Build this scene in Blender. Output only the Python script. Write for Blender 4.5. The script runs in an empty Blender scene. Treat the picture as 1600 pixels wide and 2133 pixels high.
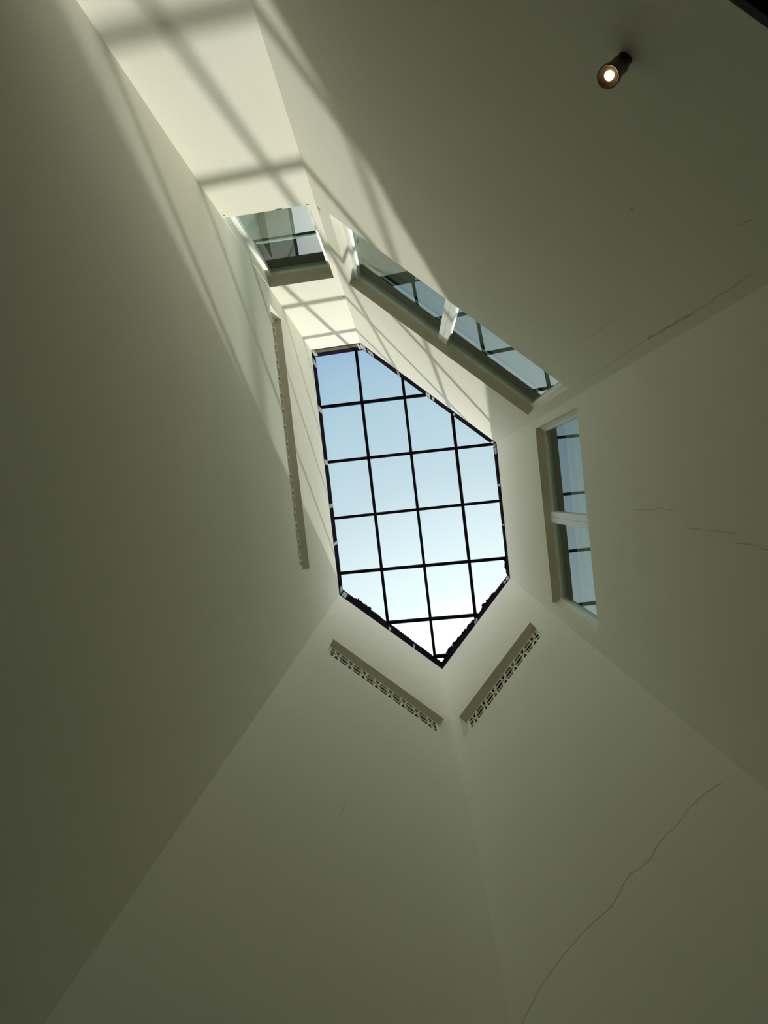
import bpy, bmesh, math, random
from mathutils import Vector, Matrix

random.seed(7)
SC = bpy.context.scene
COL = SC.collection

# ------------------------------------------------------------------ camera, sky, sun, exposure
EYE = Vector((0.0, 0.0, 1.6))
R = ((-0.992802, 0.114669, 0.034574), (-0.115372, -0.993139, -0.019075), (0.03215, -0.022926, 0.99922))
cam_d = bpy.data.cameras.new('camera')
cam = bpy.data.objects.new('camera', cam_d)
COL.objects.link(cam)
m = Matrix.Identity(4)
for r in range(3):
    m[r][0], m[r][1], m[r][2] = R[r][0], -R[r][1], -R[r][2]
    m[r][3] = EYE[r]
cam.matrix_world = m
cam_d.sensor_fit = 'VERTICAL'
cam_d.sensor_height = 36.0
cam_d.lens = 1580.0 * 36.0 / 2133.0
cam_d.clip_start = 0.05
cam_d.clip_end = 200
SC.camera = cam

SUN_TRAVEL = Vector((0.119, 0.512, -1.0)).normalized()     # the way the sunlight travels
SUN_STRENGTH = 4.4
SUN_COLOR = (1.0, 0.945, 0.83)
SKY_STRENGTH = 1.3
GLOW = 4.0
HAZE = 0.7
EXPOSURE = 0.0

sun_d = bpy.data.lights.new('sun', 'SUN')
sun_d.energy = SUN_STRENGTH
sun_d.color = SUN_COLOR
sun_d.angle = math.radians(0.75)
sun = bpy.data.objects.new('sun', sun_d)
COL.objects.link(sun)
sun.rotation_mode = 'QUATERNION'
sun.rotation_quaternion = Vector((0, 0, -1)).rotation_difference(SUN_TRAVEL)
sun.location = (-3, -12, 26)

world = bpy.data.worlds.new('sky')
SC.world = world
world.use_nodes = True
nt = world.node_tree
nt.nodes.clear()
w_out = nt.nodes.new('ShaderNodeOutputWorld')
w_bg = nt.nodes.new('ShaderNodeBackground')
w_tc = nt.nodes.new('ShaderNodeTexCoord')
w_dot = nt.nodes.new('ShaderNodeVectorMath'); w_dot.operation = 'DOT_PRODUCT'
w_dot.inputs[1].default_value = tuple(-SUN_TRAVEL)
w_ramp = nt.nodes.new('ShaderNodeValToRGB')
nt.links.new(w_tc.outputs['Generated'], w_dot.inputs[0])
nt.links.new(w_dot.outputs['Value'], w_ramp.inputs['Fac'])
w_sep = nt.nodes.new('ShaderNodeSeparateXYZ')
w_up = nt.nodes.new('ShaderNodeMapRange')
w_up.inputs['From Min'].default_value = -0.03
w_up.inputs['From Max'].default_value = 0.03
w_mix = nt.nodes.new('ShaderNodeMix'); w_mix.data_type = 'RGBA'
w_mix.inputs['A'].default_value = (0.55, 0.53, 0.46, 1)     # sunny ground below the horizon
nt.links.new(w_tc.outputs['Generated'], w_sep.inputs[0])
nt.links.new(w_sep.outputs['Z'], w_up.inputs['Value'])
nt.links.new(w_up.outputs['Result'], w_mix.inputs['Factor'])
# hazy glow round the sun, and a bright bank of haze low in the sky
w_glow = nt.nodes.new('ShaderNodeMapRange')
w_glow.inputs['From Min'].default_value = 0.958
w_glow.inputs['From Max'].default_value = 1.0
w_pow = nt.nodes.new('ShaderNodeMath'); w_pow.operation = 'POWER'; w_pow.inputs[1].default_value = 1.5
w_mul = nt.nodes.new('ShaderNodeMath'); w_mul.operation = 'MULTIPLY'; w_mul.inputs[1].default_value = GLOW
w_low = nt.nodes.new('ShaderNodeMapRange'); w_low.interpolation_type = 'SMOOTHSTEP'
w_low.inputs['From Min'].default_value = 0.88
w_low.inputs['From Max'].default_value = 0.55
w_lmu = nt.nodes.new('ShaderNodeMath'); w_lmu.operation = 'MULTIPLY'; w_lmu.inputs[1].default_value = HAZE
w_sum = nt.nodes.new('ShaderNodeMath'); w_sum.operation = 'ADD'
w_add = nt.nodes.new('ShaderNodeVectorMath'); w_add.operation = 'MULTIPLY_ADD'
w_add.inputs[1].default_value = (1.0, 0.97, 0.91)
nt.links.new(w_dot.outputs['Value'], w_glow.inputs['Value'])
nt.links.new(w_glow.outputs['Result'], w_pow.inputs[0])
nt.links.new(w_pow.outputs['Value'], w_mul.inputs[0])
nt.links.new(w_sep.outputs['Z'], w_low.inputs['Value'])
nt.links.new(w_low.outputs['Result'], w_lmu.inputs[0])
nt.links.new(w_mul.outputs['Value'], w_sum.inputs[0])
nt.links.new(w_lmu.outputs['Value'], w_sum.inputs[1])
nt.links.new(w_sum.outputs['Value'], w_add.inputs[0])
nt.links.new(w_ramp.outputs['Color'], w_add.inputs[2])
nt.links.new(w_add.outputs['Vector'], w_mix.inputs['B'])
nt.links.new(w_mix.outputs['Result'], w_bg.inputs['Color'])
nt.links.new(w_bg.outputs['Background'], w_out.inputs['Surface'])
w_bg.inputs['Strength'].default_value = SKY_STRENGTH
SKY = [(0.0, (0.95, 0.95, 0.92)), (0.55, (1.0, 1.0, 0.98)), (0.68, (0.86, 0.92, 0.92)), (0.75, (0.32, 0.44, 0.56)), (0.774, (0.285, 0.41, 0.555)),
       (0.80, (0.328, 0.472, 0.565)), (0.88, (0.48, 0.60, 0.65)), (0.94, (0.72, 0.83, 0.83)), (0.962, (1.0, 1.0, 1.0))]
els = w_ramp.color_ramp.elements
while len(els) < len(SKY):
    els.new(0.5)
for e, (p, c) in zip(els, SKY):
    e.position = p
    e.color = (*c, 1)

SC.view_settings.view_transform = 'Standard'
SC.view_settings.look = 'None'
SC.view_settings.gamma = 1.0
SC.view_settings.use_curve_mapping = False
SC.view_settings.exposure = EXPOSURE
SC.cycles.max_bounces = 16
SC.cycles.diffuse_bounces = 12
SC.cycles.glossy_bounces = 6
SC.cycles.transmission_bounces = 8
SC.cycles.transparent_max_bounces = 16

# ------------------------------------------------------------------ materials
def principled(name, color, rough=0.6, metal=0.0, spec=0.5):
    mt = bpy.data.materials.new(name)
    mt.use_nodes = True
    b = mt.node_tree.nodes['Principled BSDF']
    b.inputs['Base Color'].default_value = (*color, 1)
    b.inputs['Roughness'].default_value = rough
    b.inputs['Metallic'].default_value = metal
    b.inputs['Specular IOR Level'].default_value = spec
    return mt, b

def mottled(name, c0, c1, scale=2.0, rough=0.85, bump=0.05, bump_scale=60.0, spec=0.2, detail=5):
    mt, b = principled(name, c0, rough, 0, spec)
    t = mt.node_tree
    tc = t.nodes.new('ShaderNodeTexCoord')
    nz = t.nodes.new('ShaderNodeTexNoise'); nz.inputs['Scale'].default_value = scale; nz.inputs['Detail'].default_value = detail
    rp = t.nodes.new('ShaderNodeValToRGB')
    rp.color_ramp.elements[0].position = 0.3; rp.color_ramp.elements[0].color = (*c0, 1)
    rp.color_ramp.elements[1].position = 0.7; rp.color_ramp.elements[1].color = (*c1, 1)
    t.links.new(tc.outputs['Object'], nz.inputs['Vector'])
    t.links.new(nz.outputs['Fac'], rp.inputs['Fac'])
    t.links.new(rp.outputs['Color'], b.inputs['Base Color'])
    if bump:
        n2 = t.nodes.new('ShaderNodeTexNoise'); n2.inputs['Scale'].default_value = bump_scale; n2.inputs['Detail'].default_value = 4
        bp = t.nodes.new('ShaderNodeBump'); bp.inputs['Strength'].default_value = bump; bp.inputs['Distance'].default_value = 0.01
        t.links.new(tc.outputs['Object'], n2.inputs['Vector'])
        t.links.new(n2.outputs['Fac'], bp.inputs['Height'])
        t.links.new(bp.outputs['Normal'], b.inputs['Normal'])
    return mt

def glass(name, tint, ior=1.5, gloss=(1, 1, 1)):
    mt = bpy.data.materials.new(name)
    mt.use_nodes = True
    t = mt.node_tree
    t.nodes.clear()
    o = t.nodes.new('ShaderNodeOutputMaterial')
    mx = t.nodes.new('ShaderNodeMixShader')
    fr = t.nodes.new('ShaderNodeFresnel'); fr.inputs['IOR'].default_value = ior
    tr = t.nodes.new('ShaderNodeBsdfTransparent'); tr.inputs['Color'].default_value = (*tint, 1)
    gl = t.nodes.new('ShaderNodeBsdfGlossy'); gl.inputs['Roughness'].default_value = 0.0; gl.inputs['Color'].default_value = (*gloss, 1)
    ge = t.nodes.new('ShaderNodeNewGeometry')
    inv = t.nodes.new('ShaderNodeMath'); inv.operation = 'SUBTRACT'; inv.inputs[0].default_value = 1.0
    mu = t.nodes.new('ShaderNodeMath'); mu.operation = 'MULTIPLY'
    t.links.new(ge.outputs['Backfacing'], inv.inputs[1])
    t.links.new(fr.outputs['Fac'], mu.inputs[0])
    t.links.new(inv.outputs['Value'], mu.inputs[1])
    t.links.new(mu.outputs['Value'], mx.inputs['Fac'])
    t.links.new(tr.outputs['BSDF'], mx.inputs[1])
    t.links.new(gl.outputs['BSDF'], mx.inputs[2])
    t.links.new(mx.outputs['Shader'], o.inputs['Surface'])
    return mt

M = {}
M['plaster'] = mottled('cream_plaster', (0.785, 0.782, 0.70), (0.805, 0.802, 0.72), 1.3, 0.9, 0.06, 45)
M['floor'] = mottled('floor_stone', (0.06, 0.05, 0.035), (0.08, 0.068, 0.05), 3.0, 0.5, 0.02, 30)
M['dark_ceiling'] = mottled('dark_ceiling_board', (0.018, 0.014, 0.011), (0.026, 0.02, 0.015), 8, 0.6, 0.05, 40)
M['black_metal'] = mottled('black_painted_metal', (0.010, 0.007, 0.013), (0.016, 0.012, 0.020), 6, 0.85, 0.0, spec=0.0)
M['strip'] = mottled('weathered_strip', (0.15, 0.14, 0.10), (0.20, 0.185, 0.14), 14, 0.9, 0.03, 80, spec=0.0)
M['sealant'] = mottled('grey_sealant', (0.36, 0.40, 0.40), (0.52, 0.55, 0.52), 30, 0.9, 0.05, 90, spec=0.0)
M['white_frame'] = mottled('white_window_frame', (0.80, 0.81, 0.77), (0.84, 0.85, 0.81), 9, 0.4, 0.0, spec=0.5)
M['dark_fill'] = principled('darkening_black', (0.05, 0.055, 0.05), 0.9, 0, 0.0)[0]  # for the added dark boxes behind the window heads
M['roof_glass'] = glass('skylight_glass', (0.965, 0.98, 0.985), 1.25)
M['window_glass'] = glass('tinted_window_glass', (0.74, 0.85, 0.83), 1.48, (0.90, 0.97, 0.95))
M['room'] = mottled('room_paint', (0.72, 0.72, 0.67), (0.76, 0.76, 0.70), 2, 0.9, 0.0)
M['soffit'] = mottled('taupe_soffit', (0.60, 0.545, 0.44), (0.63, 0.575, 0.47), 3, 0.9, 0.03, 45)  # soffits are darker and browner than the wall plaster
M['void'] = principled('painted_hole_shade', (0.07, 0.062, 0.04), 0.95, 0, 0.1)[0]  # dark colour stands in for the shade behind the lattice
M['jali'] = mottled('carved_screen_stone', (0.80, 0.79, 0.70), (0.83, 0.82, 0.73), 12, 0.85, 0.05, 90)
M['crack'] = principled('hairline_crack', (0.58, 0.57, 0.48), 0.95, 0, 0.1)[0]  # cracks, a little darker than the plaster
M['chip'] = principled('chipped_plaster', (0.10, 0.09, 0.05), 0.95, 0, 0.1)[0]
M['leaf'] = mottled('dry_leaf_litter', (0.02, 0.018, 0.025), (0.045, 0.035, 0.03), 40, 0.8, 0.0)
M['lamp_body'] = mottled('bronze_black_paint', (0.022, 0.014, 0.010), (0.03, 0.018, 0.012), 30, 0.35, 0.0, spec=0.5)
M['reflector'] = principled('brass_reflector', (0.75, 0.48, 0.24), 0.25, 0.9)[0]
lm = bpy.data.materials.new('lamp_glow'); lm.use_nodes = True
lb = lm.node_tree.nodes['Principled BSDF']
lb.inputs['Base Color'].default_value = (1, 0.85, 0.6, 1)
lb.inputs['Emission Color'].default_value = (1.0, 0.80, 0.55, 1)
lb.inputs['Emission Strength'].default_value = 9.0
M['glow'] = lm

# ------------------------------------------------------------------ helpers
class MB:
    """collects faces; build() links them as one mesh object"""
    def __init__(self):
        self.v, self.f = [], []
    def quad(self, *pts):
        b = len(self.v)
        self.v += [tuple(p) for p in pts]
        self.f.append(tuple(range(b, b + len(pts))))
    def hexa(self, a, b):
        """solid between loop a and loop b (equal length)"""
        n = len(a)
        self.quad(*a[::-1]); self.quad(*b)
        for i in range(n):
            j = (i + 1) % n
            self.quad(a[i], a[j], b[j], b[i])
    def bar(self, p, q, w, h, up=Vector((0, 0, 1))):
        """box from p to q: w across, h along up, p and q on the underside centre line"""
        p, q = Vector(p), Vector(q)
        d = (q - p).normalized()
        s = d.cross(up).normalized() * (w / 2)
        u = up.normalized() * h
        self.hexa([p - s, p + s, p + s + u, p - s + u], [q - s, q + s, q + s + u, q - s + u])
    def ring(self, c, ax, rads):
        """surface of revolution: rads = [(along, radius), ...]"""
        ax = Vector(ax).normalized()
        a = ax.orthogonal().normalized(); b = ax.cross(a)
        N = 40
        loops = []
        for al, r in rads:
            loops.append([c + ax * al + (a * math.cos(2 * math.pi * k / N) + b * math.sin(2 * math.pi * k / N)) * r for k in range(N)])
        for l0, l1 in zip(loops, loops[1:]):
            for k in range(N):
                j = (k + 1) % N
                self.quad(l0[k], l0[j], l1[j], l1[k])
        self.quad(*loops[0][::-1]); self.quad(*loops[-1])
    def paint(self, idx):
        """give the last face the material slot idx"""
        self.slot = getattr(self, 'slot', {}); self.slot[len(self.f) - 1] = idx
    def build(self, name, mat, parent=None, bevel=0.0, smooth=False, weld=True):
        me = bpy.data.meshes.new(name)
        me.from_pydata(self.v, [], self.f)
        for fi, idx in getattr(self, 'slot', {}).items():
            me.polygons[fi].material_index = idx
        bm = bmesh.new(); bm.from_mesh(me)
        if weld:
            bmesh.ops.remove_doubles(bm, verts=bm.verts, dist=1e-5)
        bmesh.ops.recalc_face_normals(bm, faces=bm.faces)
        if smooth:
            for f in bm.faces:
                f.smooth = len(f.verts) == 4
            for e in bm.edges:
                if len(e.link_faces) == 2 and e.calc_face_angle(0) > 0.6:
                    e.smooth = False
        bm.to_mesh(me); bm.free()
        me.materials.append(mat)
        o = bpy.data.objects.new(name, me)
        COL.objects.link(o)
        if parent:
            o.parent = parent
            o.matrix_parent_inverse = Matrix.Translation(-parent.location)
        if bevel:
            md = o.modifiers.new('bevel', 'BEVEL'); md.width = bevel; md.segments = 2; md.limit_method = 'ANGLE'
        return o

def tag(o, label=None, cat=None, kind=None, group=None):
    if label: o['label'] = label
    if cat: o['category'] = cat
    if kind: o['kind'] = kind
    if group: o['group'] = group
    return o

def empty(name, loc):
    o = bpy.data.objects.new(name, None)
    o.location = loc
    o.empty_display_size = 0.2
    COL.objects.link(o)
    return o

# ------------------------------------------------------------------ the plan of the light well
ZT = 13.6                 # top of the plastered walls
ZG = 14.25                # underside of the glazing bars
ZP = 14.38                # top of the parapet outside
TH = 0.40                 # wall thickness
P = [Vector(p) for p in ((1.262, 2.447), (0.4833, 2.4656), (-1.469, 0.6479), (-1.4424, -1.5), (-0.217, -2.8112), (1.273, -1.4561))]
Q = [Vector(p) for p in ((1.2858, 2.4779), (0.473, 2.4986), (-1.503, 0.6604), (-1.4926, -1.5379), (-0.2335, -2.8731), (1.2853, -1.4682))]

def cross2(a, b): return a.x * b.y - a.y * b.x
def offset_poly(poly, dist):
    """mitred outward offset (poly runs counter-clockwise seen from above)"""
    n = len(poly); out = []
    lines = []
    for i in range(n):
        d = (poly[(i + 1) % n] - poly[i]).normalized()
        nrm = Vector((d.y, -d.x))
        lines.append((poly[i] + nrm * dist, d))
    for i in range(n):
        (p0, d0), (p1, d1) = lines[i - 1], lines[i]
        t = cross2(p1 - p0, d1) / cross2(d0, d1)
        out.append(p0 + d0 * t)
    return out
OUT = offset_poly(P, TH)

class Face:
    """local frame of wall i: t along the wall, k depth outwards, z up"""
    def __init__(self, i):
        self.p = P[i]; q = P[(i + 1) % 6]
        self.L = (q - self.p).length
        self.d = (q - self.p).normalized()
        self.n = Vector((self.d.y, -self.d.x))     # outwards
        self.ta = (OUT[i] - self.p).dot(self.d)
        self.tb = (OUT[(i + 1) % 6] - self.p).dot(self.d)
    def at(self, t, k, z):
        v = self.p + self.d * t + self.n * k
        return Vector((v.x, v.y, z))
FACES = [Face(i) for i in range(6)]
BRIGHT, UPPER, RIGHT, LOWR, LOWL, LEFT = range(6)

# holes: (t0, t1, z0, z1, pocket depth or None when it goes right through)
HOLES = {
    BRIGHT: (0.004, 0.722, 7.88, 9.98, None),
    UPPER: (0.143, 2.572, 7.88, 9.97, None),
    RIGHT: (0.089, 2.014, 7.96, 10.0, None),
    LOWR: (0.250, 1.676, 9.88, 10.69, None),
    LOWL: (0.139, 1.772, 9.90, 10.65, None),
    LEFT: (0.720, 3.694, 9.86, 10.59, None),
}
ZB = {UPPER: 3.56}

def build_wall(i, name, label):
    F = FACES[i]
    t0, t1, z0, z1, pk = HOLES[i]
    zb = ZB.get(i, 0.0)
    mb = MB()
    tf = [0, t0, t1, F.L]; tk = [F.ta, t0, t1, F.tb]; zz = [zb, z0, z1, ZT]
    for a in range(3):
        for b in range(3):
            hole = (a == 1 and b == 1)
            if not hole:
                mb.quad(F.at(tf[a], 0, zz[b]), F.at(tf[a + 1], 0, zz[b]), F.at(tf[a + 1], 0, zz[b + 1]), F.at(tf[a], 0, zz[b + 1]))
            if not hole or pk:
                mb.quad(F.at(tk[a], TH, zz[b]), F.at(tk[a + 1], TH, zz[b]), F.at(tk[a + 1], TH, zz[b + 1]), F.at(tk[a], TH, zz[b + 1]))
    for a in range(3):
        mb.quad(F.at(tf[a], 0, zb), F.at(tf[a + 1], 0, zb), F.at(tk[a + 1], TH, zb), F.at(tk[a], TH, zb))
        for (x, y) in ((0, F.ta), (F.L, F.tb)):
            mb.quad(F.at(x, 0, zz[a]), F.at(y, TH, zz[a]), F.at(y, TH, zz[a + 1]), F.at(x, 0, zz[a + 1]))
    # top: a ledge that carries the skylight, then a parapet round it
    kp = 0.17
    pa, pb = F.ta * kp / TH, F.L + (F.tb - F.L) * kp / TH
    mb.quad(F.at(0, 0, ZT), F.at(F.L, 0, ZT), F.at(pb, kp, ZT), F.at(pa, kp, ZT))
    mb.quad(F.at(pa, kp, ZT), F.at(pb, kp, ZT), F.at(pb, kp, ZP), F.at(pa, kp, ZP))
    mb.quad(F.at(pa, kp, ZP), F.at(pb, kp, ZP), F.at(F.tb, TH, ZP), F.at(F.ta, TH, ZP))
    mb.quad(F.at(F.ta, TH, ZT), F.at(F.tb, TH, ZT), F.at(F.tb, TH, ZP), F.at(F.ta, TH, ZP))
    for (x, y) in ((pa, F.ta), (pb, F.tb)):
        mb.quad(F.at(x, kp, ZT), F.at(y, TH, ZT), F.at(y, TH, ZP), F.at(x, kp, ZP))
    # reveals of the opening; behind a lattice screen shade is put into their colour
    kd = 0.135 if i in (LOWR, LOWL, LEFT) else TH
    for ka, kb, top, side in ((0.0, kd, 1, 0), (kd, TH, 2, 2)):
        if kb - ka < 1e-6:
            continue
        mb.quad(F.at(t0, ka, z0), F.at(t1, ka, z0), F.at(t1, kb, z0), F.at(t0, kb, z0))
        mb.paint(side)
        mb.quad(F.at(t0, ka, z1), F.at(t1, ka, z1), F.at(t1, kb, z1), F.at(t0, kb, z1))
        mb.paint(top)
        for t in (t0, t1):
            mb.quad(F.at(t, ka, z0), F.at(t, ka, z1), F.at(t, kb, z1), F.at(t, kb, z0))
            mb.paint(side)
    k = pk or TH
    if pk:
        mb.quad(F.at(t0, k, z0), F.at(t1, k, z0), F.at(t1, k, z1), F.at(t0, k, z1))
    o = mb.build(name, M['plaster'])
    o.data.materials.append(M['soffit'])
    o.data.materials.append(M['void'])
    return tag(o, label, 'wall', 'structure')

WALLS = {}
for i, nm, lb_ in (
        (BRIGHT, 'wall_far', 'narrow sunlit cream wall above and below the small end window'),
        (UPPER, 'wall_upper_right', 'long cream wall with the wide two-pane window and the black spotlight'),
        (RIGHT, 'wall_right', 'shaded cream wall with the upright two-pane window at the right'),
        (LOWR, 'wall_lower_right', 'cream wall with a diagonal lattice slot and a long hairline crack'),
        (LOWL, 'wall_lower_left', 'cream wall below the pointed end of the skylight, left of the corner seam'),
        (LEFT, 'wall_left', 'broad cream wall at the left, streaked with sunlight, with a long lattice slot')):
    WALLS[i] = build_wall(i, nm, lb_)

# floor of the well and of the low hall that opens under the upper right wall
U = FACES[UPPER]
hallL = 4.2
mb = MB()
def flat(poly, z0, z1):
    mb.hexa([Vector((p.x, p.y, z0)) for p in poly], [Vector((p.x, p.y, z1)) for p in poly])
flat(OUT, -0.15, 0.0)
fl = mb.build('floor', M['floor']); tag(fl, 'stone floor of the light well', 'floor', 'structure')
mb = MB()
mb.hexa([U.at(0, TH + 0.01, -0.15), U.at(U.L, TH + 0.01, -0.15), U.at(U.L, hallL, -0.15), U.at(0, hallL, -0.15)],
        [U.at(0, TH + 0.01, 0), U.at(U.L, TH + 0.01, 0), U.at(U.L, hallL, 0), U.at(0, hallL, 0)])
o = mb.build('floor_hall', M['floor']); tag(o, 'stone floor of the low hall beside the well', 'floor', 'structure')
mb = MB()
mb.hexa([U.at(0.0, 0.0, 3.53), U.at(U.L, 0.0, 3.53), U.at(U.L, hallL, 3.53), U.at(0.0, hallL, 3.53)],
        [U.at(0.0, 0.0, 3.559), U.at(U.L, 0.0, 3.559), U.at(U.L, hallL, 3.559), U.at(0.0, hallL, 3.559)])
o = mb.build('ceiling', M['dark_ceiling']); tag(o, 'dark brown ceiling edge at the top right corner', 'ceiling', 'structure')
for nm, a, b, c, d in (('wall_hall_end', 0, U.L, hallL, hallL + 0.15), ('wall_hall_left', -0.15, 0.0, 0.02, hallL), ('wall_hall_right', U.L, U.L + 0.15, 0.02, hallL)):
    mb = MB()
    mb.hexa([U.at(a, c, 0), U.at(b, c, 0), U.at(b, d, 0), U.at(a, d, 0)], [U.at(a, c, 3.7), U.at(b, c, 3.7), U.at(b, d, 3.7), U.at(a, d, 3.7)])
    o = mb.build(nm, M['plaster']); tag(o, 'plain cream wall of the low hall', 'wall', 'structure')

# ------------------------------------------------------------------ skylight
sky_root = empty('skylight', (0, 0, ZT))
tag(sky_root, 'large six-sided skylight with a dark metal grid and clear glass against the sky', 'skylight')

ZC = ZG + 0.13
QO = offset_poly(P, 0.16)
mb = MB()
for i in range(6):
    j = (i + 1) % 6
    pi, pj, qi, qj, oi, oj = P[i], P[j], Q[i], Q[j], QO[i], QO[j]
    v3 = lambda v, z: Vector((v.x, v.y, z))
    mb.quad(v3(pi, ZT), v3(pj, ZT), v3(qj, ZG), v3(qi, ZG))
    mb.quad(v3(qi, ZG), v3(qj, ZG), v3(qj, ZC), v3(qi, ZC))
    mb.quad(v3(qi, ZC), v3(qj, ZC), v3(oj, ZC), v3(oi, ZC))
    mb.quad(v3(oi, ZC), v3(oj, ZC), v3(oj, ZT), v3(oi, ZT))
    mb.quad(v3(oi, ZT), v3(oj, ZT), v3(pj, ZT), v3(pi, ZT))
mb.build('curb_frame', M['black_metal'], sky_root)

def clip_line(a, b, poly):
    """stretch of the infinite line a-b inside a convex counter-clockwise polygon"""
    d = b - a
    lo, hi = -1e9, 1e9
    n = len(poly)
    for i in range(n):
        p = poly[i]; e = poly[(i + 1) % n] - p
        num = cross2(e, a - p); den = cross2(e, d)     # inside when num + s*den > 0
        if abs(den) < 1e-9: continue
        s = -num / den
        if den > 0: lo = max(lo, s)
        else: hi = min(hi, s)
    return a + d * lo, a + d * hi

VB = [((0.5924, 2.4412), (0.5905, -2.1138)), ((-0.1226, 1.954), (-0.1283, -2.8018)), ((-0.8781, 1.199), (-0.8811, -2.1393))]
HB = [((1.3103, 1.6214), (-0.4607, 1.617)), ((1.2984, 0.6937), (-1.5362, 0.6725)), ((1.2884, -0.2524), (-1.5247, -0.2795)),
      ((1.3005, -1.1825), (-1.5044, -1.2413)), ((0.5727, -2.0995), (-0.9147, -2.1348)), ((-0.0552, -2.753), (-0.3616, -2.754))]
for k, (a, b) in enumerate(VB + HB):
    a, b = clip_line(Vector(a), Vector(b), Q)
    dz = 0.0 if k < 3 else 0.003
    mb = MB()
    mb.bar((a.x, a.y, ZG + dz), (b.x, b.y, ZG + dz), 0.046, 0.11 - dz)
    mb.build('glazing_bar', M['black_metal'], sky_root)

mb = MB()
QS = [q * 0.999 for q in Q]
mb.hexa([Vector((q.x, q.y, ZG + 0.085)) for q in QS], [Vector((q.x, q.y, ZG + 0.095)) for q in QS])
mb.build('glass_panes', M['roof_glass'], sky_root)

def curb_pt(i, f, s, inset=0.0):
    """point on the inner curb face of side i: f along 0..1, s up 0..1, inset towards the well"""
    j = (i + 1) % 6
    lo = P[i].lerp(P[j], f); hi = Q[i].lerp(Q[j], f)
    v = lo.lerp(hi, s) - FACES[i].n * inset
    return Vector((v.x, v.y, ZT + (ZG - ZT) * s))
def curb_patch(name, mat, i, f0, f1, s0, s1, th):
    mb = MB()
    mb.hexa([curb_pt(i, f0, s0), curb_pt(i, f1, s0), curb_pt(i, f1, s1), curb_pt(i, f0, s1)],
            [curb_pt(i, f0, s0, th), curb_pt(i, f1, s0, th), curb_pt(i, f1, s1, th), curb_pt(i, f0, s1, th)])
    o = mb.build(name, mat, sky_root)
    return o
# weathered grey strips under the black frame on the far side
for s0, s1 in ((0.05, 0.15), (0.19, 0.30), (0.34, 0.46)):
    o = curb_patch('trim_strip', M['strip'], BRIGHT, 0.05, 0.93, s0, s1, 0.012)
    o['label'] = 'weathered grey-beige trim strip under the black frame'
for (i, f0, f1, s0, s1) in (
        (0, 0.0, 0.07, 0.02, 0.98), (0, 0.925, 0.965, 0.02, 0.98), (0, 0.975, 1.0, 0.3, 1.0),
        (1, 0.0, 0.03, 0.0, 1.0), (1, 0.05, 0.085, 0.2, 0.9), (1, 0.27, 0.285, 0.1, 1.0), (1, 0.485, 0.515, 0.05, 0.95), (1, 0.53, 0.545, 0.05, 0.95),
        (1, 0.69, 0.70, 0.2, 0.9), (1, 0.975, 0.99, 0.1, 0.9),
        (2, 0.0, 0.02, 0.3, 1.0), (2, 0.03, 0.075, 0.1, 0.8), (2, 0.30, 0.315, 0.1, 0.8), (2, 0.60, 0.61, 0.1, 0.8),
        (3, 0.0, 0.035, 0.1, 1.0), (3, 0.045, 0.075, 0.3, 0.9), (3, 0.47, 0.485, 0.05, 0.8), (3, 0.495, 0.51, 0.05, 0.7),
        (4, 0.27, 0.285, 0.05, 0.7), (4, 0.505, 0.525, 0.05, 0.6), (4, 0.945, 0.985, 0.08, 0.95),
        (5, 0.0, 0.022, 0.3, 1.0), (5, 0.20, 0.212, 0.0, 1.0), (5, 0.355, 0.372, 0.0, 1.0), (5, 0.535, 0.555, 0.0, 1.0), (5, 0.755, 0.775, 0.0, 1.0), (5, 0.95, 0.97, 0.1, 1.0)):
    o = curb_patch('sealant_patch', M['sealant'], i, f0, f1, s0, s1, 0.010)
    o['label'] = 'light grey sealant patch'

# dry leaf litter caught outside along the low edges of the glass
def litter(i, spans, label):
    mb = MB()
    d = (Q[(i + 1) % 6] - Q[i]); L = d.length; d.normalize()
    inn = Vector((-d.y, d.x))
    for f0, f1, wmax in spans:
        t = f0 * L
        while t < f1 * L:
            l = random.uniform(0.03, 0.09)
            w = wmax * random.uniform(0.35, 1.0)
            a = Q[i] + d * t; b = Q[i] + d * (t + l)
            h = random.uniform(0.012, 0.03)
            z = ZG + 0.096
            base = [a, b, b + inn * w * random.uniform(0.5, 1), a.lerp(b, 0.5) + inn * w, a + inn * w * random.uniform(0.4, 0.9)]
            lo = [Vector((p.x, p.y, z)) for p in base]
            hi = [Vector((p.x, p.y, z + h * random.uniform(0.4, 1))) for p in base]
            mb.hexa(lo, hi)
            t += l * random.uniform(0.6, 1.0)
    o = mb.build('leaf_litter', M['leaf'], weld=False)
    return tag(o, label, 'leaf litter', 'stuff')
litter(3, [(0.20, 0.36, 0.05), (0.52, 0.60, 0.035), (0.62, 0.80, 0.06), (0.82, 0.95, 0.055)], 'dark ragged leaf litter on the glass along the lower right edge')
litter(4, [(0.62, 0.70, 0.02), (0.72, 0.86, 0.045), (0.3, 0.5, 0.015)], 'dark ragged leaf litter on the glass along the lower left edge')
litter(2, [(0.86, 0.96, 0.045)], 'short strip of leaf litter at the right corner of the glass')

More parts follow.
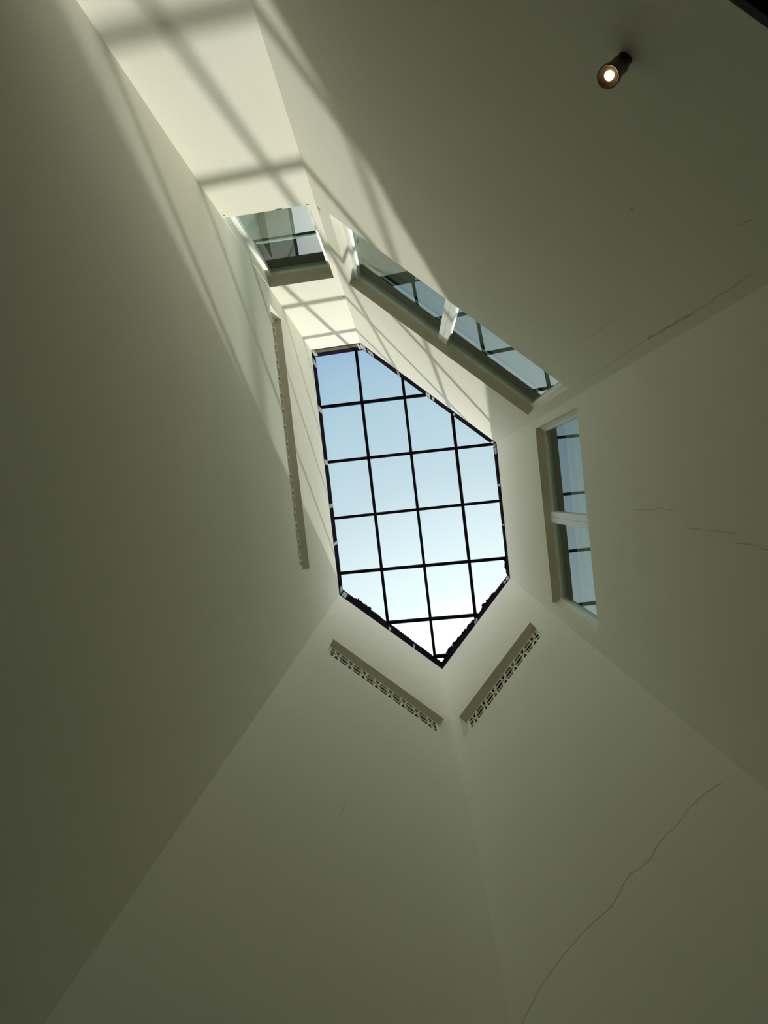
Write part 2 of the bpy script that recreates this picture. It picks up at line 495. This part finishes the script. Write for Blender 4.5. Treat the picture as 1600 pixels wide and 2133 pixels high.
# ------------------------------------------------------------------ windows
def room_behind(i, name, label, daylight, mat='room', dp=2.2, drop=0.9, rise=0.25):
    """the space behind an opening; with daylight its far side gets an added opening that lights it"""
    F = FACES[i]
    t0, t1, z0, z1, _ = HOLES[i]
    mb = MB()
    a0, a1, b0, b1 = t0 - 0.05, t1 + 0.05, z0 - drop, z1 + rise
    c = lambda t, k, z: F.at(t, k, z)
    kk = TH + 0.002
    mb.quad(c(a0, kk, b0), c(a1, kk, b0), c(a1, dp, b0), c(a0, dp, b0))
    mb.quad(c(a0, kk, b1), c(a1, kk, b1), c(a1, dp, b1), c(a0, dp, b1))
    mb.quad(c(a0, kk, b0), c(a0, dp, b0), c(a0, dp, b1), c(a0, kk, b1))
    mb.quad(c(a1, kk, b0), c(a1, dp, b0), c(a1, dp, b1), c(a1, kk, b1))
    low = b0 if not daylight else z0 + daylight  # added opening below this height brightens the room
    mb.quad(c(a0, dp, low), c(a1, dp, low), c(a1, dp, b1), c(a0, dp, b1))
    o = mb.build('wall_behind_' + name, M[mat])
    md = o.modifiers.new('thickness', 'SOLIDIFY'); md.thickness = 0.05; md.offset = 1
    tag(o, 'painted room seen dimly through the ' + label, 'room', 'structure')

def window(i, name, label, mullion=None, mull_w=0.11, dark_box=None, daylight=0.0, kg=0.14, room_depth=1.2, bead=True):
    F = FACES[i]
    t0, t1, z0, z1, _ = HOLES[i]
    root = empty(name, F.at((t0 + t1) / 2, 0.2, z0))
    tag(root, label, 'window', 'structure')
    def box(mb, ta, tb, ka, kb, za, zb):
        mb.hexa([F.at(ta, ka, za), F.at(tb, ka, za), F.at(tb, kb, za), F.at(ta, kb, za)],
                [F.at(ta, ka, zb), F.at(tb, ka, zb), F.at(tb, kb, zb), F.at(ta, kb, zb)])
    mb = MB()
    fw = 0.045
    k0, k1 = kg - 0.03, kg + 0.035
    box(mb, t0, t0 + fw, k0, k1, z0, z1); box(mb, t1 - fw, t1, k0, k1, z0, z1)
    box(mb, t0 + fw, t1 - fw, k0 + 0.012, k1, z1 - 0.028, z1); box(mb, t0 + fw, t1 - fw, k0, k1, z0, z0 + 0.045)
    # stepped outer bead against the reveal
    if bead:
        box(mb, t0, t0 + 0.02, k0 - 0.025, k0, z0, z1)
        box(mb, t1 - 0.02, t1, k0 - 0.025, k0, z0, z1)
    mb.build('window_frame', M['white_frame'], root)
    spans = [(t0 + fw, t1 - fw)]
    if mullion:
        mb = MB()
        box(mb, mullion - mull_w / 2, mullion - 0.004, k0 - 0.010, k1, z0 + 0.045, z1 - 0.001)
        box(mb, mullion - 0.004, mullion + 0.004, k0 - 0.004, k1, z0 + 0.045, z1 - 0.001)
        box(mb, mullion + 0.004, mullion + mull_w / 2, k0 - 0.012, k1, z0 + 0.045, z1 - 0.001)
        mb.build('mullion', M['white_frame'], root)
        spans = [(t0 + fw, mullion - mull_w / 2), (mullion + mull_w / 2, t1 - fw)]
    for a, b in spans:
        mb = MB()
        box(mb, a - 0.004, b + 0.004, kg, kg + 0.006, z0 + 0.041, z1 - 0.024)
        mb.build('glass_pane', M['window_glass'], root)
    if dark_box:
        # added dark box that darkens the view under the head; thin rail below it
        zr, hr = dark_box
        mb = MB()
        box(mb, t0 + 0.002, t1 - 0.002, kg + 0.05, kg + 0.10, zr + hr, z1 - 0.002)
        mb.build('darkening_box', M['dark_fill'], root)
        mb = MB()
        box(mb, t0 + fw, t1 - fw, kg + 0.05, kg + 0.066, zr, zr + hr)
        mb.build('inner_rail', M['white_frame'] if hr > 0.01 else M['dark_fill'], root)
    room_behind(i, name, label, daylight, dp=room_depth, drop=1.3)
    return root

window(BRIGHT, 'window_1', 'small white-framed window in the narrow sunlit end wall', None, dark_box=(9.15, 0.022), daylight=2.1, kg=0.15, bead=False, room_depth=1.0)
window(UPPER, 'window_2', 'wide two-pane white-framed window in the upper right wall', 1.34, 0.115, dark_box=(9.52, 0.016), daylight=0.2, kg=0.13, bead=False, room_depth=0.9)
window(RIGHT, 'window_3', 'two-pane white-framed window in the shaded right wall', 1.072, 0.12, dark_box=(9.50, 0.008), daylight=0.1, kg=0.115, room_depth=1.6)

# ------------------------------------------------------------------ carved lattice screens in the three slots
def lattice(i, label, cols, k0):
    F = FACES[i]
    t0, t1, z0, z1, _ = HOLES[i]
    root = empty('lattice_screen', F.at((t0 + t1) / 2, 0.12, z0))
    tag(root, label, 'lattice screen', group='carved lattice screens in the wall slots')
    k1 = k0 + 0.016
    b = 0.035
    mb = MB()
    def box(ta, tb, za, zb, ka=k0, kb=k1):
        mb.hexa([F.at(ta, ka, za), F.at(tb, ka, za), F.at(tb, kb, za), F.at(ta, kb, za)],
                [F.at(ta, ka, zb), F.at(tb, ka, zb), F.at(tb, kb, zb), F.at(ta, kb, zb)])
    g = 0.004
    box(t0 + g, t1 - g, z1 - b - g, z1 - g); box(t0 + g, t1 - g, z0 + g, z0 + b)
    box(t0 + g, t0 + g + 0.05, z0 + b, z1 - b - g); box(t1 - g - 0.05, t1 - g, z0 + b, z1 - b - g)
    mb.build('border', M['jali'], root)
    mb = MB()
    x0, x1, y0, y1 = t0 + 0.05, t1 - 0.05, z0 + b, z1 - b
    sx = (x1 - x0) / cols
    sy = (y1 - y0) / 2
    N = 40
    def arcs(cx, cy, rx, ry, w, ka, kb):
        pts = [(cx + rx * math.cos(2 * math.pi * q / N), cy + ry * math.sin(2 * math.pi * q / N)) for q in range(N)]
        for q in range(N):
            (ax, ay), (bx, by) = pts[q], pts[(q + 1) % N]
            mx, my = (ax + bx) / 2, (ay + by) / 2
            if not (x0 - 0.005 < mx < x1 + 0.005 and y0 - 0.005 < my < y1 + 0.005):
                continue
            dx, dy = bx - ax, by - ay
            l = math.hypot(dx, dy); nx, ny = -dy / l * w / 2, dx / l * w / 2
            ex, ey = dx / l * 0.002, dy / l * 0.002
            lo = [(ax - ex - nx, ay - ey - ny), (bx + ex - nx, by + ey - ny), (bx + ex + nx, by + ey + ny), (ax - ex + nx, ay - ey + ny)]
            mb.hexa([F.at(x, ka, y) for x, y in lo], [F.at(x, kb, y) for x, y in lo])
    for cxi in range(cols + 1):
        for cyi in range(3):
            arcs(x0 + cxi * sx, y0 + cyi * sy, sx * 0.7071, sy * 0.7071, 0.021, k0 + 0.002, k1)
    mb.build('carved_lattice', M['jali'], root, weld=False)
    return root
lattice(LEFT, 'long narrow carved lattice screen in the slot of the left wall', 15, 0.078)
lattice(LOWL, 'carved lattice screen in the slot just left of the pointed skylight end', 8, 0.086)
lattice(LOWR, 'carved lattice screen in the slot just right of the pointed skylight end', 7, 0.106)
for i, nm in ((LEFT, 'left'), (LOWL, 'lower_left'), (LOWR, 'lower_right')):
    room_behind(i, nm + '_lattice', 'holes of the ' + nm.replace('_', ' ') + ' lattice screen, its shade painted dark', False, 'void', 0.95, 0.05, 0.05)

# ------------------------------------------------------------------ spotlight on the upper right wall
base = U.at(1.775, 0.0, 3.985)
inn = Vector((-U.n.x, -U.n.y, 0))
ax = (inn + Vector((0, 0, -0.8))).normalized()
lamp = empty('spotlight', base)
tag(lamp, 'small lit cylindrical black spotlight on the upper right wall', 'spotlight')
mb = MB(); mb.ring(base, inn, [(0.0, 0.024), (0.006, 0.024), (0.009, 0.021)]); mb.build('mounting_plate', M['lamp_body'], lamp, smooth=True)
joint = base + inn * 0.026
mb = MB(); mb.ring(base, inn, [(0.008, 0.011), (0.020, 0.011), (0.034, 0.012)]); mb.build('swivel_arm', M['lamp_body'], lamp, smooth=True)
b0 = joint
mb = MB(); mb.ring(b0, ax, [(-0.012, 0.018), (-0.006, 0.026), (0.0, 0.028), (0.030, 0.028), (0.031, 0.026), (0.036, 0.026), (0.037, 0.028), (0.100, 0.028), (0.102, 0.026)])
body = mb.build('lamp_body', M['lamp_body'], lamp, smooth=True)
# bezel: open ring
mb = MB()
def open_ring(c, a_, prof):
    a_ = a_.normalized(); p_ = a_.orthogonal().normalized(); q_ = a_.cross(p_)
    N = 48; loops = []
    for al, r in prof:
        loops.append([c + a_ * al + (p_ * math.cos(2 * math.pi * k / N) + q_ * math.sin(2 * math.pi * k / N)) * r for k in range(N)])
    for l0, l1 in zip(loops, loops[1:]):
        for k in range(N):
            j = (k + 1) % N
            mb.quad(l0[k], l0[j], l1[j], l1[k])
open_ring(b0, ax, [(0.098, 0.029), (0.100, 0.034), (0.122, 0.034), (0.124, 0.032), (0.122, 0.030), (0.103, 0.029), (0.098, 0.029)])
mb.build('bezel', M['lamp_body'], body, smooth=True)
mb = MB()
open_ring(b0, ax, [(0.121, 0.0298), (0.118, 0.024), (0.112, 0.014), (0.110, 0.014), (0.114, 0.025), (0.1205, 0.0305), (0.121, 0.0298)])
o = mb.build('reflector_ring', M['reflector'], body, smooth=True); o['label'] = 'brassy reflector ring'
mb = MB(); mb.ring(b0, ax, [(0.104, 0.0145), (0.112, 0.0145), (0.114, 0.010)])
o = mb.build('lit_lens', M['glow'], body, smooth=True); o['label'] = 'glowing warm white lens'

# ------------------------------------------------------------------ cracks and chips in the plaster
def crack(i, pts, w, mat='crack'):
    F = FACES[i]
    mb = MB()
    n = len(pts)
    fine = []
    for (t0, z0), (t1, z1) in zip(pts, pts[1:]):
        m_ = 4
        for q in range(m_):
            f = q / m_
            jt = random.uniform(-1, 1) * 0.004 if q else 0
            fine.append((t0 + (t1 - t0) * f + jt, z0 + (z1 - z0) * f + random.uniform(-1, 1) * 0.004 * (1 if q else 0)))
    fine.append(pts[-1])
    L = []
    for q, (t, z) in enumerate(fine):
        a = fine[max(0, q - 1)]; b = fine[min(len(fine) - 1, q + 1)]
        dx, dz = b[0] - a[0], b[1] - a[1]
        l = math.hypot(dx, dz) or 1
        ww = w * (0.5 if q in (0, len(fine) - 1) else random.uniform(0.6, 1.2))
        nx, nz = -dz / l * ww / 2, dx / l * ww / 2
        L.append(((t - nx, z - nz), (t + nx, z + nz)))
    k = -0.0012
    for (a0, a1), (b0_, b1) in zip(L, L[1:]):
        mb.quad(F.at(a0[0], k, a0[1]), F.at(b0_[0], k, b0_[1]), F.at(b1[0], k, b1[1]), F.at(a1[0], k, a1[1]))
    o = mb.build('crack' if mat == 'crack' else 'plaster_chip', M[mat], WALLS[i])
    o['label'] = 'thin dark crack' if mat == 'crack' else 'small dark chip'
    return o
crack(LOWR, [(0.115, 5.341), (0.187, 5.393), (0.267, 5.428), (0.332, 5.443), (0.412, 5.424), (0.479, 5.45), (0.547, 5.465), (0.601, 5.449),
             (0.642, 5.429), (0.711, 5.455), (0.785, 5.504), (0.84, 5.49), (0.9, 5.466), (0.957, 5.447), (1.049, 5.478), (1.148, 5.511),
             (1.244, 5.521), (1.34, 5.532), (1.443, 5.523), (1.553, 5.511), (1.631, 5.486), (1.695, 5.459), (1.745, 5.43)], 0.006)
crack(RIGHT, [(0.913, 6.608), (0.916, 6.394), (0.908, 6.237), (0.896, 6.128), (0.904, 6.011), (0.903, 5.844)], 0.004)
crack(RIGHT, [(0.996, 5.746), (0.998, 5.584), (0.995, 5.389), (0.994, 5.175), (0.995, 5.066)], 0.004)
crack(RIGHT, [(0.995, 5.375), (1.022, 5.382)], 0.007)
crack(RIGHT, [(1.04, 5.087), (1.037, 4.982), (1.038, 4.874), (1.049, 4.835), (1.051, 4.745), (1.05, 4.6)], 0.005)
crack(UPPER, [(2.582, 7.436), (2.592, 6.798), (2.591, 6.4), (2.587, 6.072), (2.589, 5.869)], 0.005)
crack(UPPER, [(2.589, 5.869), (2.593, 5.708), (2.598, 5.47), (2.603, 5.21)], 0.012)
crack(UPPER, [(2.603, 5.21), (2.604, 5.077), (2.601, 4.88), (2.60, 4.6)], 0.005)
crack(UPPER, [(2.367, 6.431), (2.371, 6.221), (2.374, 6.059), (2.375, 5.886)], 0.004)
crack(UPPER, [(2.408, 4.399), (2.42, 4.351), (2.429, 4.285)], 0.005)
crack(UPPER, [(2.070, 4.747), (2.084, 4.743)], 0.012)
crack(LOWL, [(1.205, 6.379), (1.198, 6.498), (1.187, 6.686)], 0.005)
crack(UPPER, [(0.006, 7.935), (0.018, 7.945), (0.032, 7.972)], 0.022, 'chip')
crack(UPPER, [(0.008, 8.04), (0.018, 8.055)], 0.012, 'chip')
crack(BRIGHT, [(0.745, 10.80), (0.772, 10.81)], 0.018, 'chip')
crack(BRIGHT, [(0.44, 7.868), (0.50, 7.872)], 0.014, 'chip')
crack(BRIGHT, [(0.70, 7.866), (0.735, 7.870)], 0.012, 'chip')
crack(BRIGHT, [(0.02, 7.82), (0.03, 7.83)], 0.014, 'chip')
